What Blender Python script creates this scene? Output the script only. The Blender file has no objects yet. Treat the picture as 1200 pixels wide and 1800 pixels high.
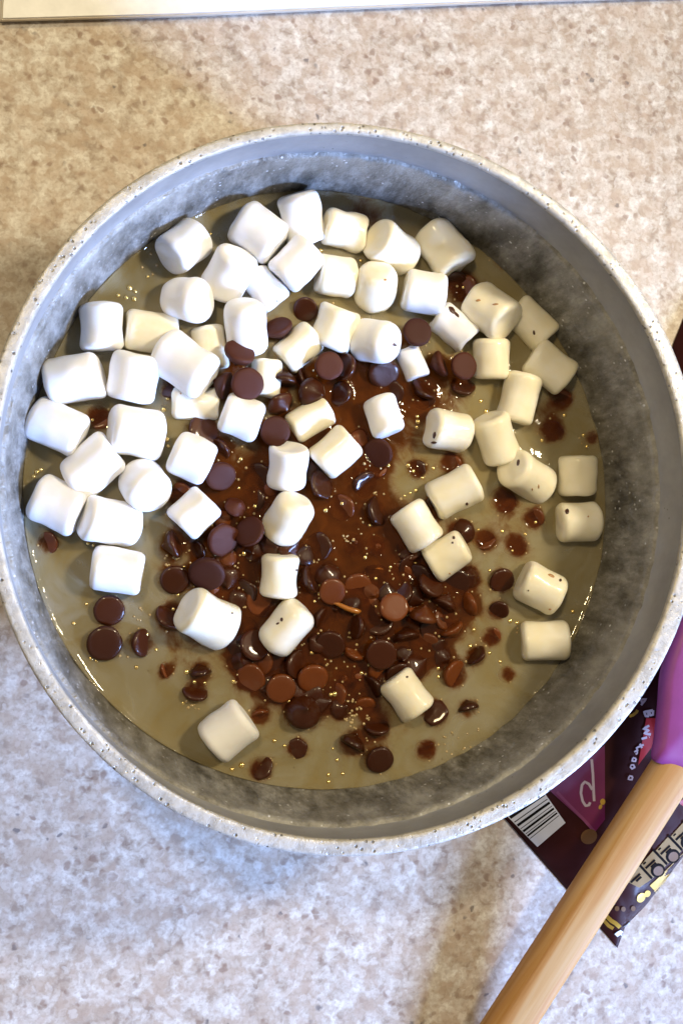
import bpy, bmesh, math, random
import numpy as np
from mathutils import Vector, Matrix, Quaternion, noise
from mathutils.bvhtree import BVHTree

# ------------------------------------------------------------------ camera, world, lamps, exposure
S = 0.01                       # everything below is laid out in centimetres; the scene is in metres
H = 8.5                        # height of the pot rim above the counter (cm)
F_PX = 2000.0                  # focal length in pixels of the 1200 x 1800 photograph
CAM = Vector((-7.94987, -2.41359, 29.65344))
ROT = Matrix(((0.9714235, -0.0121485, -0.2370416), (0.0, 0.9986893, -0.0511833), (0.2373527, 0.0497207, 0.9701503)))
sc = bpy.context.scene
C = sc.collection
cd = bpy.data.cameras.new('camera')
cam = bpy.data.objects.new('camera', cd)
C.objects.link(cam)
cd.sensor_fit = 'VERTICAL'; cd.sensor_height = 36.0; cd.lens = 36.0 * F_PX / 1800.0
cd.clip_start = 0.01; cd.clip_end = 50
cam.matrix_world = Matrix.Translation((CAM.x * S, CAM.y * S, (CAM.z + H) * S)) @ ROT.to_4x4()
sc.camera = cam
w = bpy.data.worlds.new('World'); sc.world = w; w.use_nodes = True
bg = w.node_tree.nodes['Background']
bg.inputs[0].default_value = (1.0, 0.87, 0.67, 1); bg.inputs[1].default_value = 0.20
sc.view_settings.view_transform = 'Standard'; sc.view_settings.look = 'None'
sc.view_settings.exposure = 0.08; sc.view_settings.gamma = 1.0
sc.cycles.max_bounces = 10; sc.cycles.diffuse_bounces = 4; sc.cycles.glossy_bounces = 4
sc.cycles.transparent_max_bounces = 12; sc.cycles.volume_bounces = 3
sc.cycles.use_denoising = True; sc.cycles.sample_clamp_indirect = 6
sc.cycles.caustics_reflective = False; sc.cycles.caustics_refractive = False


def lamp(name, direction, dist, size, size_y, power, color, target=(0, 0, 0), spread=180):
    ld = bpy.data.lights.new(name, 'AREA'); lo = bpy.data.objects.new(name, ld); C.objects.link(lo)
    ld.shape = 'RECTANGLE' if size_y else 'DISK'; ld.size = size
    if size_y: ld.size_y = size_y
    ld.energy = power; ld.color = color; ld.spread = math.radians(spread)
    d = Vector(direction).normalized(); t = Vector(target) * S
    lo.location = t + d * dist
    lo.rotation_euler = d.to_track_quat('Z', 'Y').to_euler()
    return lo


# warm kitchen lamp overhead on the right; cool daylight from a window low on the lower right
lamp('kitchen_lamp', (38, 9, 54), 0.74, 0.085, None, 0.66, (1.0, 0.86, 0.60), (-5, 7, -4), 76)
lamp('ceiling_lamp', (-30, 32, 92), 1.02, 0.10, None, 3.2, (1.0, 0.78, 0.44), (0, 0, 0))
lamp('window_light', (0.77, -0.53, 0.42), 1.60, 0.50, 0.40, 3.8, (0.35, 0.53, 1.0), (-1, -13, 0), 30)

# ------------------------------------------------------------------ helpers
rnd = random.Random(7)


def unproj(x, y, z):
    """photo pixel -> point (cm) on the level plane z (cm, rim = 0)"""
    d = ROT @ Vector(((x - 600) / F_PX, -(y - 900) / F_PX, -1.0))
    t = (z - CAM.z) / d.z
    return CAM + d * t


def W(p):
    return Vector((p[0] * S, p[1] * S, (p[2] + H) * S))


def tag(o, label=None, cat=None, group=None, kind=None):
    if label: o['label'] = label
    if cat: o['category'] = cat
    if group: o['group'] = group
    if kind: o['kind'] = kind
    return o


def empty(name, loc=(0, 0, 0)):
    o = bpy.data.objects.new(name, None); C.objects.link(o); o.location = loc
    o.empty_display_size = 0.01
    return o


def mesh_obj(name, verts, faces, mat, parent=None, smooth=True, loc=None):
    me = bpy.data.meshes.new(name)
    me.from_pydata([tuple(v) for v in verts], [], faces)
    if smooth: me.polygons.foreach_set('use_smooth', [True] * len(me.polygons))
    if mat: me.materials.append(mat)
    me.update()
    o = bpy.data.objects.new(name, me); C.objects.link(o)
    if parent:
        o.parent = parent
        o.location = -parent.location if loc is None else loc
    elif loc is not None:
        o.location = loc
    return o


class MatB:
    def __init__(self, name):
        self.m = bpy.data.materials.new(name); self.m.use_nodes = True
        self.nt = self.m.node_tree; self.p = self.nt.nodes['Principled BSDF']; self.out = self.nt.nodes['Material Output']
        self.tc = self.nt.nodes.new('ShaderNodeTexCoord')

    def n(self, t, **kw):
        nd = self.nt.nodes.new(t)
        for k, v in kw.items(): setattr(nd, k, v)
        return nd

    def l(self, a, b): self.nt.links.new(a, b)

    def set(self, **kw):
        for k, v in kw.items():
            s = self.p.inputs[k.replace('_', ' ')]
            s.default_value = (*v, 1) if isinstance(v, tuple) and len(s.default_value) == 4 else v
        return self

    def noise(self, scale, detail=4, rough=0.6, vec=None, dist=0.0, coord='Object'):
        nd = self.n('ShaderNodeTexNoise'); nd.inputs['Scale'].default_value = scale
        nd.inputs['Detail'].default_value = detail; nd.inputs['Roughness'].default_value = rough
        nd.inputs['Distortion'].default_value = dist
        self.l(vec if vec is not None else self.tc.outputs[coord], nd.inputs['Vector'])
        return nd.outputs['Fac']

    def voro(self, scale, vec=None, feature='F1', rand=1.0, out='Distance'):
        nd = self.n('ShaderNodeTexVoronoi', feature=feature); nd.inputs['Scale'].default_value = scale
        nd.inputs['Randomness'].default_value = rand
        self.l(vec if vec is not None else self.tc.outputs['Object'], nd.inputs['Vector'])
        return nd.outputs[out]

    def ramp(self, fac, stops, interp='LINEAR'):
        nd = self.n('ShaderNodeValToRGB'); cr = nd.color_ramp; cr.interpolation = interp
        while len(cr.elements) < len(stops): cr.elements.new(0.5)
        for e, (p, c) in zip(cr.elements, stops):
            e.position = p; e.color = (c, c, c, 1) if not isinstance(c, tuple) else (*c, 1)
        self.l(fac, nd.inputs[0]); return nd.outputs[0]

    def mix(self, fac, a, b, blend='MIX'):
        nd = self.n('ShaderNodeMix', data_type='RGBA', blend_type=blend)
        for i, v in ((0, fac), (6, a), (7, b)):
            if hasattr(v, 'is_linked'): self.l(v, nd.inputs[i])
            elif isinstance(v, tuple): nd.inputs[i].default_value = (*v, 1)
            else: nd.inputs[i].default_value = v
        return nd.outputs[2]

    def math(self, op, a, b=None, clamp=False):
        nd = self.n('ShaderNodeMath', operation=op, use_clamp=clamp)
        for i, v in ((0, a), (1, b)):
            if v is None: continue
            if hasattr(v, 'is_linked'): self.l(v, nd.inputs[i])
            else: nd.inputs[i].default_value = v
        return nd.outputs[0]

    def bump(self, h, strength=0.3, dist=0.001):
        nd = self.n('ShaderNodeBump'); nd.inputs['Strength'].default_value = strength
        nd.inputs['Distance'].default_value = dist
        self.l(h, nd.inputs['Height']); self.l(nd.outputs[0], self.p.inputs['Normal']); return nd.outputs[0]

    def scaled(self, v, rot=(0, 0, 0), coord='Object'):
        nd = self.n('ShaderNodeMapping'); nd.inputs['Scale'].default_value = v; nd.inputs['Rotation'].default_value = rot
        self.l(self.tc.outputs[coord], nd.inputs['Vector']); return nd.outputs[0]

    def base(self, c): self.l(c, self.p.inputs['Base Color'])


# ------------------------------------------------------------------ materials
def mat_counter():
    b = MatB('counter_laminate'); b.set(Roughness=0.40, Specular_IOR_Level=0.3)
    warp = b.n('ShaderNodeVectorMath', operation='ADD')
    nz = b.n('ShaderNodeTexNoise'); nz.inputs['Scale'].default_value = 330; nz.inputs['Detail'].default_value = 2
    b.l(b.tc.outputs['Object'], nz.inputs['Vector'])
    sc_ = b.n('ShaderNodeVectorMath', operation='SCALE'); sc_.inputs['Scale'].default_value = 0.0035
    b.l(nz.outputs['Color'], sc_.inputs[0]); b.l(b.tc.outputs['Object'], warp.inputs[0]); b.l(sc_.outputs[0], warp.inputs[1])
    v = warp.outputs[0]
    big = b.noise(30, 3, 0.6)
    c = b.ramp(b.noise(250, 3, 0.55, v), [(0.32, (0.28, 0.215, 0.17)), (0.45, (0.465, 0.405, 0.34)), (0.58, (0.585, 0.545, 0.492)), (0.70, (0.70, 0.67, 0.615))])
    c = b.mix(b.ramp(b.noise(120, 3, 0.6, v), [(0.46, 0.0), (0.62, 0.75)]), c, (0.43, 0.335, 0.255))
    c = b.mix(b.ramp(big, [(0.40, 0.0), (0.62, 0.22)]), c, (0.55, 0.46, 0.37))
    flake = b.n('ShaderNodeTexVoronoi', feature='SMOOTH_F1'); flake.inputs['Smoothness'].default_value = 0.75; flake.inputs['Scale'].default_value = 400; b.l(v, flake.inputs['Vector'])
    sep = b.n('ShaderNodeSeparateColor'); b.l(flake.outputs['Color'], sep.inputs[0])
    c = b.mix(b.math('MULTIPLY', b.ramp(sep.outputs[0], [(0.50, 0.0), (0.74, 1.0)]), 0.32), c, (0.76, 0.73, 0.68))
    c = b.mix(b.math('MULTIPLY', b.ramp(sep.outputs[1], [(0.58, 0.0), (0.82, 1.0)]), 0.36), c, (0.43, 0.32, 0.245))
    spots = b.math('MULTIPLY', b.ramp(b.voro(230, v), [(0.20, 1.0), (0.36, 0.0)]), b.ramp(b.noise(95, 3, 0.6), [(0.48, 0.0), (0.60, 1.0)]))
    c = b.mix(b.math('MULTIPLY', spots, 0.68), c, (0.21, 0.125, 0.085))
    dark = b.math('MULTIPLY', b.ramp(b.voro(190, v), [(0.12, 1.0), (0.22, 0.0)]), b.ramp(b.noise(60, 2, 0.5), [(0.56, 0.0), (0.62, 1.0)]))
    c = b.mix(b.math('MULTIPLY', dark, 0.8), c, (0.13, 0.115, 0.115))
    c = b.mix(b.math('MULTIPLY', b.ramp(b.noise(720, 3, 0.6), [(0.40, 1.0), (0.50, 0.0)]), 0.35), c, (0.33, 0.25, 0.19))
    b.base(c); b.bump(b.noise(700, 2), 0.04, 0.0003)
    return b.m


def mat_rim():
    b = MatB('machined_cast_rim'); b.set(Roughness=0.42, Metallic=0.15)
    n1 = b.noise(260, 4, 0.7); n2 = b.noise(70, 3, 0.6)
    c = b.ramp(n2, [(0.3, (0.42, 0.395, 0.345)), (0.7, (0.60, 0.575, 0.52))])
    pits = b.math('MULTIPLY', b.ramp(b.voro(560), [(0.16, 1.0), (0.28, 0.0)]), b.ramp(b.noise(95, 4, 0.7), [(0.43, 0.0), (0.54, 1.0)]))
    c = b.mix(b.math('MULTIPLY', pits, 0.9), c, (0.07, 0.065, 0.06))
    c = b.mix(b.ramp(n1, [(0.40, 0.55), (0.54, 0.0)]), c, (0.27, 0.25, 0.22))
    b.base(c); b.bump(b.math('SUBTRACT', n1, pits), 0.5, 0.0008)
    b.l(b.ramp(n1, [(0.3, 0.5), (0.7, 0.3)]), b.p.inputs['Roughness'])
    return b.m


def mat_smooth():
    b = MatB('smooth_cast_aluminium'); b.set(Roughness=0.5, Metallic=0.2)
    n2 = b.noise(60, 4, 0.65)
    c = b.ramp(n2, [(0.3, (0.235, 0.235, 0.24)), (0.7, (0.33, 0.33, 0.335))])
    pits = b.math('MULTIPLY', b.ramp(b.voro(330), [(0.06, 1.0), (0.12, 0.0)]), b.ramp(b.noise(50), [(0.55, 0.0), (0.6, 1.0)]))
    c = b.mix(b.math('MULTIPLY', pits, 0.85), c, (0.08, 0.07, 0.06))
    b.base(c); b.bump(b.noise(500, 3), 0.08, 0.0004)
    return b.m


def mat_wall():
    b = MatB('rough_pitted_aluminium'); b.set(Roughness=0.48, Metallic=0.15)
    n1 = b.noise(170, 6, 0.72, b.scaled((1, 1, 0.42))); n2 = b.noise(380, 4, 0.65); big = b.noise(22, 4, 0.6)
    c = b.ramp(n1, [(0.36, (0.075, 0.072, 0.065)), (0.5, (0.20, 0.195, 0.185)), (0.64, (0.37, 0.365, 0.355))])
    c = b.mix(b.ramp(big, [(0.42, 0.0), (0.62, 0.28)]), c, (0.15, 0.125, 0.085))
    # chalky scum left near the cast step, thinner lower down
    g = b.n('ShaderNodeSeparateXYZ'); b.l(b.tc.outputs['Object'], g.inputs[0])
    hgt = b.n('ShaderNodeMapRange'); hgt.inputs[1].default_value = (H - 3.1) * S; hgt.inputs[2].default_value = (H - 1.6) * S
    b.l(g.outputs[2], hgt.inputs[0])
    chalk = b.math('MULTIPLY', hgt.outputs[0], b.ramp(b.noise(48, 6, 0.72), [(0.36, 0.0), (0.62, 1.0)]))
    c = b.mix(b.math('MULTIPLY', chalk, 0.6), c, (0.40, 0.39, 0.36))
    spk = b.ramp(b.voro(430), [(0.10, 1.0), (0.2, 0.0)])
    spk = b.math('MULTIPLY', spk, b.ramp(b.noise(90), [(0.5, 0.0), (0.6, 1.0)]))
    c = b.mix(spk, c, (0.70, 0.71, 0.74))
    b.base(c); b.bump(b.math('ADD', n1, b.math('MULTIPLY', n2, 0.6)), 0.55, 0.0016)
    return b.m


def mat_marsh(name, col, col2, rough, coat):
    b = MatB(name); b.set(Roughness=rough, Specular_IOR_Level=0.3 if coat else 0.12, Coat_Weight=coat, Coat_Roughness=0.12,
                          Subsurface_Weight=0.25, Subsurface_Radius=(0.004, 0.003, 0.002), Subsurface_Scale=0.6)
    inf = b.n('ShaderNodeObjectInfo')
    add = b.n('ShaderNodeVectorMath', operation='ADD'); b.l(b.tc.outputs['Object'], add.inputs[0]); b.l(inf.outputs['Location'], add.inputs[1])
    n = b.noise(140, 3, 0.55, add.outputs[0])
    c = b.mix(b.ramp(n, [(0.38, 0.0), (0.68, 1.0)]), col, col2)
    b.base(c); b.bump(b.noise(900, 3, 0.6), 0.05, 0.0004)
    return b.m


def mat_choc(name, col, col2, rough, coat):
    b = MatB(name); b.set(Roughness=rough, Coat_Weight=coat, Coat_Roughness=0.10, Specular_IOR_Level=0.2)
    inf = b.n('ShaderNodeObjectInfo')
    add = b.n('ShaderNodeVectorMath', operation='ADD'); b.l(b.tc.outputs['Object'], add.inputs[0]); b.l(inf.outputs['Location'], add.inputs[1])
    n = b.noise(260, 4, 0.6, add.outputs[0])
    c = b.mix(n, col, col2)
    hs = b.n('ShaderNodeHueSaturation'); b.l(c, hs.inputs['Color'])
    mr = b.n('ShaderNodeMapRange'); mr.inputs[3].default_value = 0.75; mr.inputs[4].default_value = 1.25
    b.l(inf.outputs['Random'], mr.inputs[0]); b.l(mr.outputs[0], hs.inputs['Value'])
    b.base(hs.outputs[0]); b.bump(b.noise(420, 4, 0.6), 0.18, 0.0006)
    return b.m


def simple(name, col, rough=0.5, metal=0.0, coat=0.0, bump=None, spec=0.5):
    b = MatB(name); b.set(Roughness=rough, Metallic=metal, Coat_Weight=coat, Coat_Roughness=0.15, Specular_IOR_Level=spec)
    n = b.noise(150, 4, 0.6)
    c = b.mix(n, tuple(x * 0.82 for x in col), tuple(min(1, x * 1.15) for x in col))
    b.base(c)
    if bump: b.bump(b.noise(bump, 4, 0.6), 0.2, 0.0006)
    return b.m


def mat_wood():
    b = MatB('beech_wood'); b.set(Roughness=0.55, Specular_IOR_Level=0.2)
    v = b.scaled((190, 190, 7)); v2 = b.scaled((640, 640, 12))
    g1 = b.noise(1.0, 4, 0.6, v, 0.5); g2 = b.noise(1.0, 3, 0.6, v2)
    c = b.ramp(g1, [(0.30, (0.36, 0.155, 0.032)), (0.46, (0.45, 0.22, 0.062)), (0.60, (0.52, 0.31, 0.12)), (0.75, (0.56, 0.375, 0.185))])
    c = b.mix(b.ramp(g2, [(0.35, 0.22), (0.6, 0.0)]), c, (0.36, 0.17, 0.05))
    b.base(c); b.bump(g2, 0.12, 0.0004)
    return b.m


def mat_liquid():
    b = MatB('milky_chocolate_syrup'); nt = b.nt
    at = b.n('ShaderNodeAttribute', attribute_name='melt', attribute_type='GEOMETRY')
    nz = b.noise(85, 6, 0.68, None, 1.2); nf = b.noise(240, 5, 0.65, None, 0.8)
    m = b.math('ADD', at.outputs['Fac'], b.math('MULTIPLY', b.math('SUBTRACT', nz, 0.5), 1.0))
    m = b.math('ADD', m, b.math('MULTIPLY', b.math('SUBTRACT', nf, 0.5), 0.40))
    m = b.ramp(m, [(0.14, 0.0), (0.30, 0.22), (0.62, 1.0)])
    milk = b.ramp(b.noise(40, 6, 0.68, None, 2.2), [(0.30, (0.34, 0.25, 0.095)), (0.46, (0.36, 0.30, 0.17)), (0.66, (0.43, 0.395, 0.30))])
    foam = b.math('MULTIPLY', b.ramp(b.voro(1100), [(0.10, 1.0), (0.22, 0.0)]), b.ramp(b.noise(65, 4, 0.6), [(0.55, 0.0), (0.66, 0.6)]))
    milk = b.mix(foam, milk, (0.36, 0.30, 0.17))
    motes = b.math('MULTIPLY', b.ramp(b.voro(520), [(0.07, 1.0), (0.14, 0.0)]), b.ramp(b.noise(80, 3, 0.6), [(0.54, 0.0), (0.60, 1.0)]))
    milk = b.mix(motes, milk, (0.10, 0.035, 0.012))
    brown = b.ramp(nf, [(0.3, (0.026, 0.005, 0.0007)), (0.7, (0.125, 0.030, 0.0035))])
    mid = b.mix(m, milk, (0.22, 0.095, 0.03))
    col = b.mix(b.ramp(m, [(0.35, 0.0), (0.9, 1.0)]), mid, brown)
    dif = b.n('ShaderNodeBsdfDiffuse'); b.l(col, dif.inputs[0])
    tr = b.n('ShaderNodeBsdfTransparent'); b.l(b.mix(m, (0.95, 0.90, 0.72), (0.75, 0.42, 0.18)), tr.inputs[0])
    ms = b.n('ShaderNodeMixShader'); b.l(b.ramp(m, [(0.0, LIQ_T0), (1.0, LIQ_T1)]), ms.inputs[0])
    b.l(dif.outputs[0], ms.inputs[1]); b.l(tr.outputs[0], ms.inputs[2])
    gl = b.n('ShaderNodeBsdfGlossy'); gl.inputs['Roughness'].default_value = 0.06
    bp = b.n('ShaderNodeBump'); bp.inputs['Distance'].default_value = 0.0010; b.l(b.ramp(m, [(0.0, 0.16), (1.0, 0.75)]), bp.inputs['Strength'])
    b.l(b.noise(190, 3, 0.55), bp.inputs['Height']); b.l(bp.outputs[0], gl.inputs['Normal'])
    fr = b.n('ShaderNodeFresnel'); fr.inputs[0].default_value = 1.42; b.l(bp.outputs[0], fr.inputs['Normal'])
    ms2 = b.n('ShaderNodeMixShader'); b.l(fr.outputs[0], ms2.inputs[0]); b.l(ms.outputs[0], ms2.inputs[1]); b.l(gl.outputs[0], ms2.inputs[2])
    b.l(ms2.outputs[0], b.out.inputs['Surface'])
    if LIQ_VOL:
        vs = b.n('ShaderNodeVolumeScatter'); vs.inputs['Color'].default_value = (0.90, 0.79, 0.46, 1)
        vs.inputs['Density'].default_value = LIQ_VOL
        b.l(vs.outputs[0], b.out.inputs['Volume'])
    nt.nodes.remove(b.p)
    return b.m


LIQ_T0, LIQ_T1, LIQ_VOL = 0.55, 0.50, 260.0
M_counter = mat_counter(); M_rim = mat_rim(); M_smooth = mat_smooth(); M_wall = mat_wall()
M_dry = mat_marsh('dry_white_marshmallow', (0.80, 0.795, 0.795), (0.84, 0.84, 0.845), 0.65, 0.0)
M_wet = mat_marsh('wet_cream_marshmallow', (0.84, 0.785, 0.61), (0.87, 0.84, 0.745), 0.42, 0.3)
M_choc = mat_choc('matte_chocolate', (0.040, 0.0095, 0.0040), (0.070, 0.0175, 0.0075), 0.55, 0.0)
M_chocwet = mat_choc('wet_chocolate', (0.020, 0.0045, 0.0012), (0.062, 0.014, 0.003), 0.30, 0.4)
M_chocsub = mat_choc('melting_chocolate', (0.085, 0.020, 0.004), (0.17, 0.046, 0.010), 0.33, 0.4)
M_speck = simple('chocolate_smear', (0.055, 0.017, 0.008), 0.35, coat=0.3)
M_stain = simple('caramel_stain', (0.45, 0.24, 0.10), 0.5, coat=0.3)
M_wood = mat_wood()
M_liq = mat_liquid()

# ------------------------------------------------------------------ counter
n = 2
mesh_obj('counter_top', [W((-90, -90, -H)), W((90, -90, -H)), W((90, 90, -H)), W((-90, 90, -H))], [(0, 1, 2, 3)], M_counter, smooth=False)['kind'] = 'structure'

# ------------------------------------------------------------------ pot
FO = (10.003, 0.0569, -0.0578, 0.0713, -0.0324, 0.0403, 0.027)
FI = (9.5711, -0.0204, 0.0005, 0.014, -0.0081, 0.0192, 0.0116)
FL = (9.0624, -0.0164, 0.0715, -0.0338, -0.0428, -0.0112, -0.0743)
ZL = -4.088


def four(c, t):
    return c[0] + c[1] * math.cos(t) + c[2] * math.sin(t) + c[3] * math.cos(2 * t) + c[4] * math.sin(2 * t) + c[5] * math.cos(3 * t) + c[6] * math.sin(3 * t)


def ring_obj(name, prof, mat, parent, seg=256, jitter=None, close_bottom=False):
    """prof: list of functions theta -> (r, z)"""
    vs, fs = [], []
    for i, fn in enumerate(prof):
        for k in range(seg):
            t = 2 * math.pi * k / seg
            r, z = fn(t)
            if jitter: r, z = jitter(i, t, r, z)
            vs.append(W((r * math.cos(t), r * math.sin(t), z)))
    for i in range(len(prof) - 1):
        for k in range(seg):
            a = i * seg + k; b2 = i * seg + (k + 1) % seg
            fs.append((a, b2, b2 + seg, a + seg))
    if close_bottom:
        b0 = (len(prof) - 1) * seg
        fs.append(tuple(b0 + k for k in range(seg)))
    return mesh_obj(name, vs, fs, mat, parent)


pot = tag(empty('cooking_pot', W((0, 0, -H))), 'round cast aluminium cooking pot holding the marshmallow and chocolate mixture', 'pot')
O = lambda dr, z: (lambda t: (four(FO, t) + dr, z))
I = lambda dr, z: (lambda t: (four(FI, t) + dr, z))


def rimj(i, t, r, z):
    v = noise.noise(Vector((math.cos(t) * 9, math.sin(t) * 9, i * 0.7)))
    return r + 0.012 * v, z + 0.012 * noise.noise(Vector((math.cos(t) * 14, math.sin(t) * 14, i * 0.5 + 5)))


ring_obj('rim', [O(-0.10, -0.62), O(-0.02, -0.55), O(0.0, -0.45), O(0.0, -0.10), O(-0.015, -0.035), O(-0.06, -0.004), O(-0.12, 0.0), I(0.16, 0.0), I(0.06, -0.004),
                 I(0.015, -0.035), I(0.0, -0.08), I(0.0, -0.16), I(0.06, -0.22)], M_rim, pot, 320, rimj)
STEP = -1.52


def stepj(i, t, r, z):
    v = noise.noise(Vector((math.cos(t) * 26, math.sin(t) * 26, 3))) + 0.6 * noise.noise(Vector((math.cos(t) * 70, math.sin(t) * 70, 9)))
    if i in (2, 3): return r, z + 0.09 * v
    return r, z


ring_obj('lid_seat', [I(0.06, -0.22), I(0.05, -0.6), I(0.04, STEP + 0.08), I(0.0, STEP + 0.02)], M_smooth, pot, 320, stepj)
LQ = lambda dr, z: (lambda t: (four(FL, t) + dr, z))


def wmix(k, z):
    return lambda t: ((1 - k) * (four(FI, t) - 0.10) + k * (four(FL, t) + 0.02), z)


wall_prof = [I(0.0, STEP + 0.02), I(-0.07, STEP - 0.015)] + [wmix(0.04, STEP - 0.05)]
for q in range(1, 15):
    k = q / 14.0
    wall_prof.append(wmix(0.06 + 0.94 * k ** 1.25, STEP - 0.05 + (ZL - 0.0 - STEP + 0.05) * k))
wall_prof += [LQ(-0.25, ZL - 1.0), LQ(-0.8, ZL - 2.2), LQ(-1.6, ZL - 3.1), LQ(-2.6, ZL - 3.55), LQ(-6, ZL - 3.62)]


def wallj(i, t, r, z):
    if i == 0: return stepj(3, t, r, z)
    if i == 1: r2, z = stepj(3, t, r, z)
    if 2 <= i <= 17:
        r += 0.035 * noise.noise(Vector((math.cos(t) * 12, math.sin(t) * 12, z * 1.6))) + 0.02 * noise.noise(Vector((math.cos(t) * 30, math.sin(t) * 30, z * 4)))
    return r, z


ring_obj('inner_wall', wall_prof, M_wall, pot, 320, wallj, True)
ring_obj('outer_wall', [O(-0.10, -0.62), O(-0.25, -1.2), O(-0.4, -3.5), O(-0.6, -6), O(-1.1, -7.6), O(-1.9, -8.35), O(-2.6, -8.46)], M_smooth, pot, 160, None, True)

# ------------------------------------------------------------------ marshmallows
def revolve(prof, seg, post):
    """prof: (r, z) from bottom pole to top pole; poles have r == 0"""
    vs, fs = [], []
    vs.append(post(Vector((0, 0, prof[0][1]))))
    mid = prof[1:-1]
    for r, z in mid:
        for k in range(seg):
            t = 2 * math.pi * k / seg
            vs.append(post(Vector((r * math.cos(t), r * math.sin(t), z))))
    vs.append(post(Vector((0, 0, prof[-1][1]))))
    last = len(vs) - 1
    for k in range(seg):
        fs.append((0, 1 + (k + 1) % seg, 1 + k))
    for i in range(len(mid) - 1):
        for k in range(seg):
            a = 1 + i * seg + k; b2 = 1 + i * seg + (k + 1) % seg
            fs.append((a, b2, b2 + seg, a + seg))
    b0 = 1 + (len(mid) - 1) * seg
    for k in range(seg):
        fs.append((b0 + k, b0 + (k + 1) % seg, last))
    return vs, fs


def marsh_mesh(L, D, seed, waist=0.04, shear=0.0, amp=0.035, dip=0.03, edge=0.165, taper=0.0):
    """L, D in cm; local Z is the axis; verts in metres"""
    R = D / 2; e = edge * D; hl = L / 2
    prof = [(0, -hl)]
    for q in (0.3, 0.62): prof.append(((R - e) * q, -hl))
    for k in range(7):
        a = math.pi / 2 * k / 6
        prof.append((R - e + e * math.sin(a), -hl + e - e * math.cos(a)))
    for k in range(1, 7):
        prof.append((R, -hl + e + (L - 2 * e) * k / 7))
    up = [(r, -z) for r, z in prof[:10]][::-1]
    prof = prof + up
    off = Vector((seed * 7.13, seed * 3.7, seed * 1.9))
    sx = math.cos(seed * 2.3) * shear; sy = math.sin(seed * 2.3) * shear

    def post(p):
        q = 2 * p.z / L
        f = 1 - waist * (1 - q * q) + taper * q
        rr = math.hypot(p.x, p.y) / R
        z = p.z - (dip * max(0, 1 - rr * rr * 1.3) * (1 if p.z > 0 else -0.5) if abs(q) > 0.8 else 0)
        v = Vector((p.x * f + sx * p.z, p.y * f + sy * p.z, z))
        nn = v.normalized() if v.length > 0 else Vector((0, 0, 1))
        d = noise.noise(v * 1.1 + off) * amp * 1.6 + noise.noise(v * 2.6 + off) * amp * 0.8
        v = v + nn * d
        return v * S
    return revolve(prof, 30, post)


def axis_quat(az, el, roll=0.0):
    a = math.radians(az); e = math.radians(el)
    d = Vector((math.cos(a) * math.cos(e), math.sin(a) * math.cos(e), math.sin(e)))
    return d.to_track_quat('Z', 'Y') @ Quaternion((0, 0, 1), roll)


PXCM = 59.5
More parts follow.
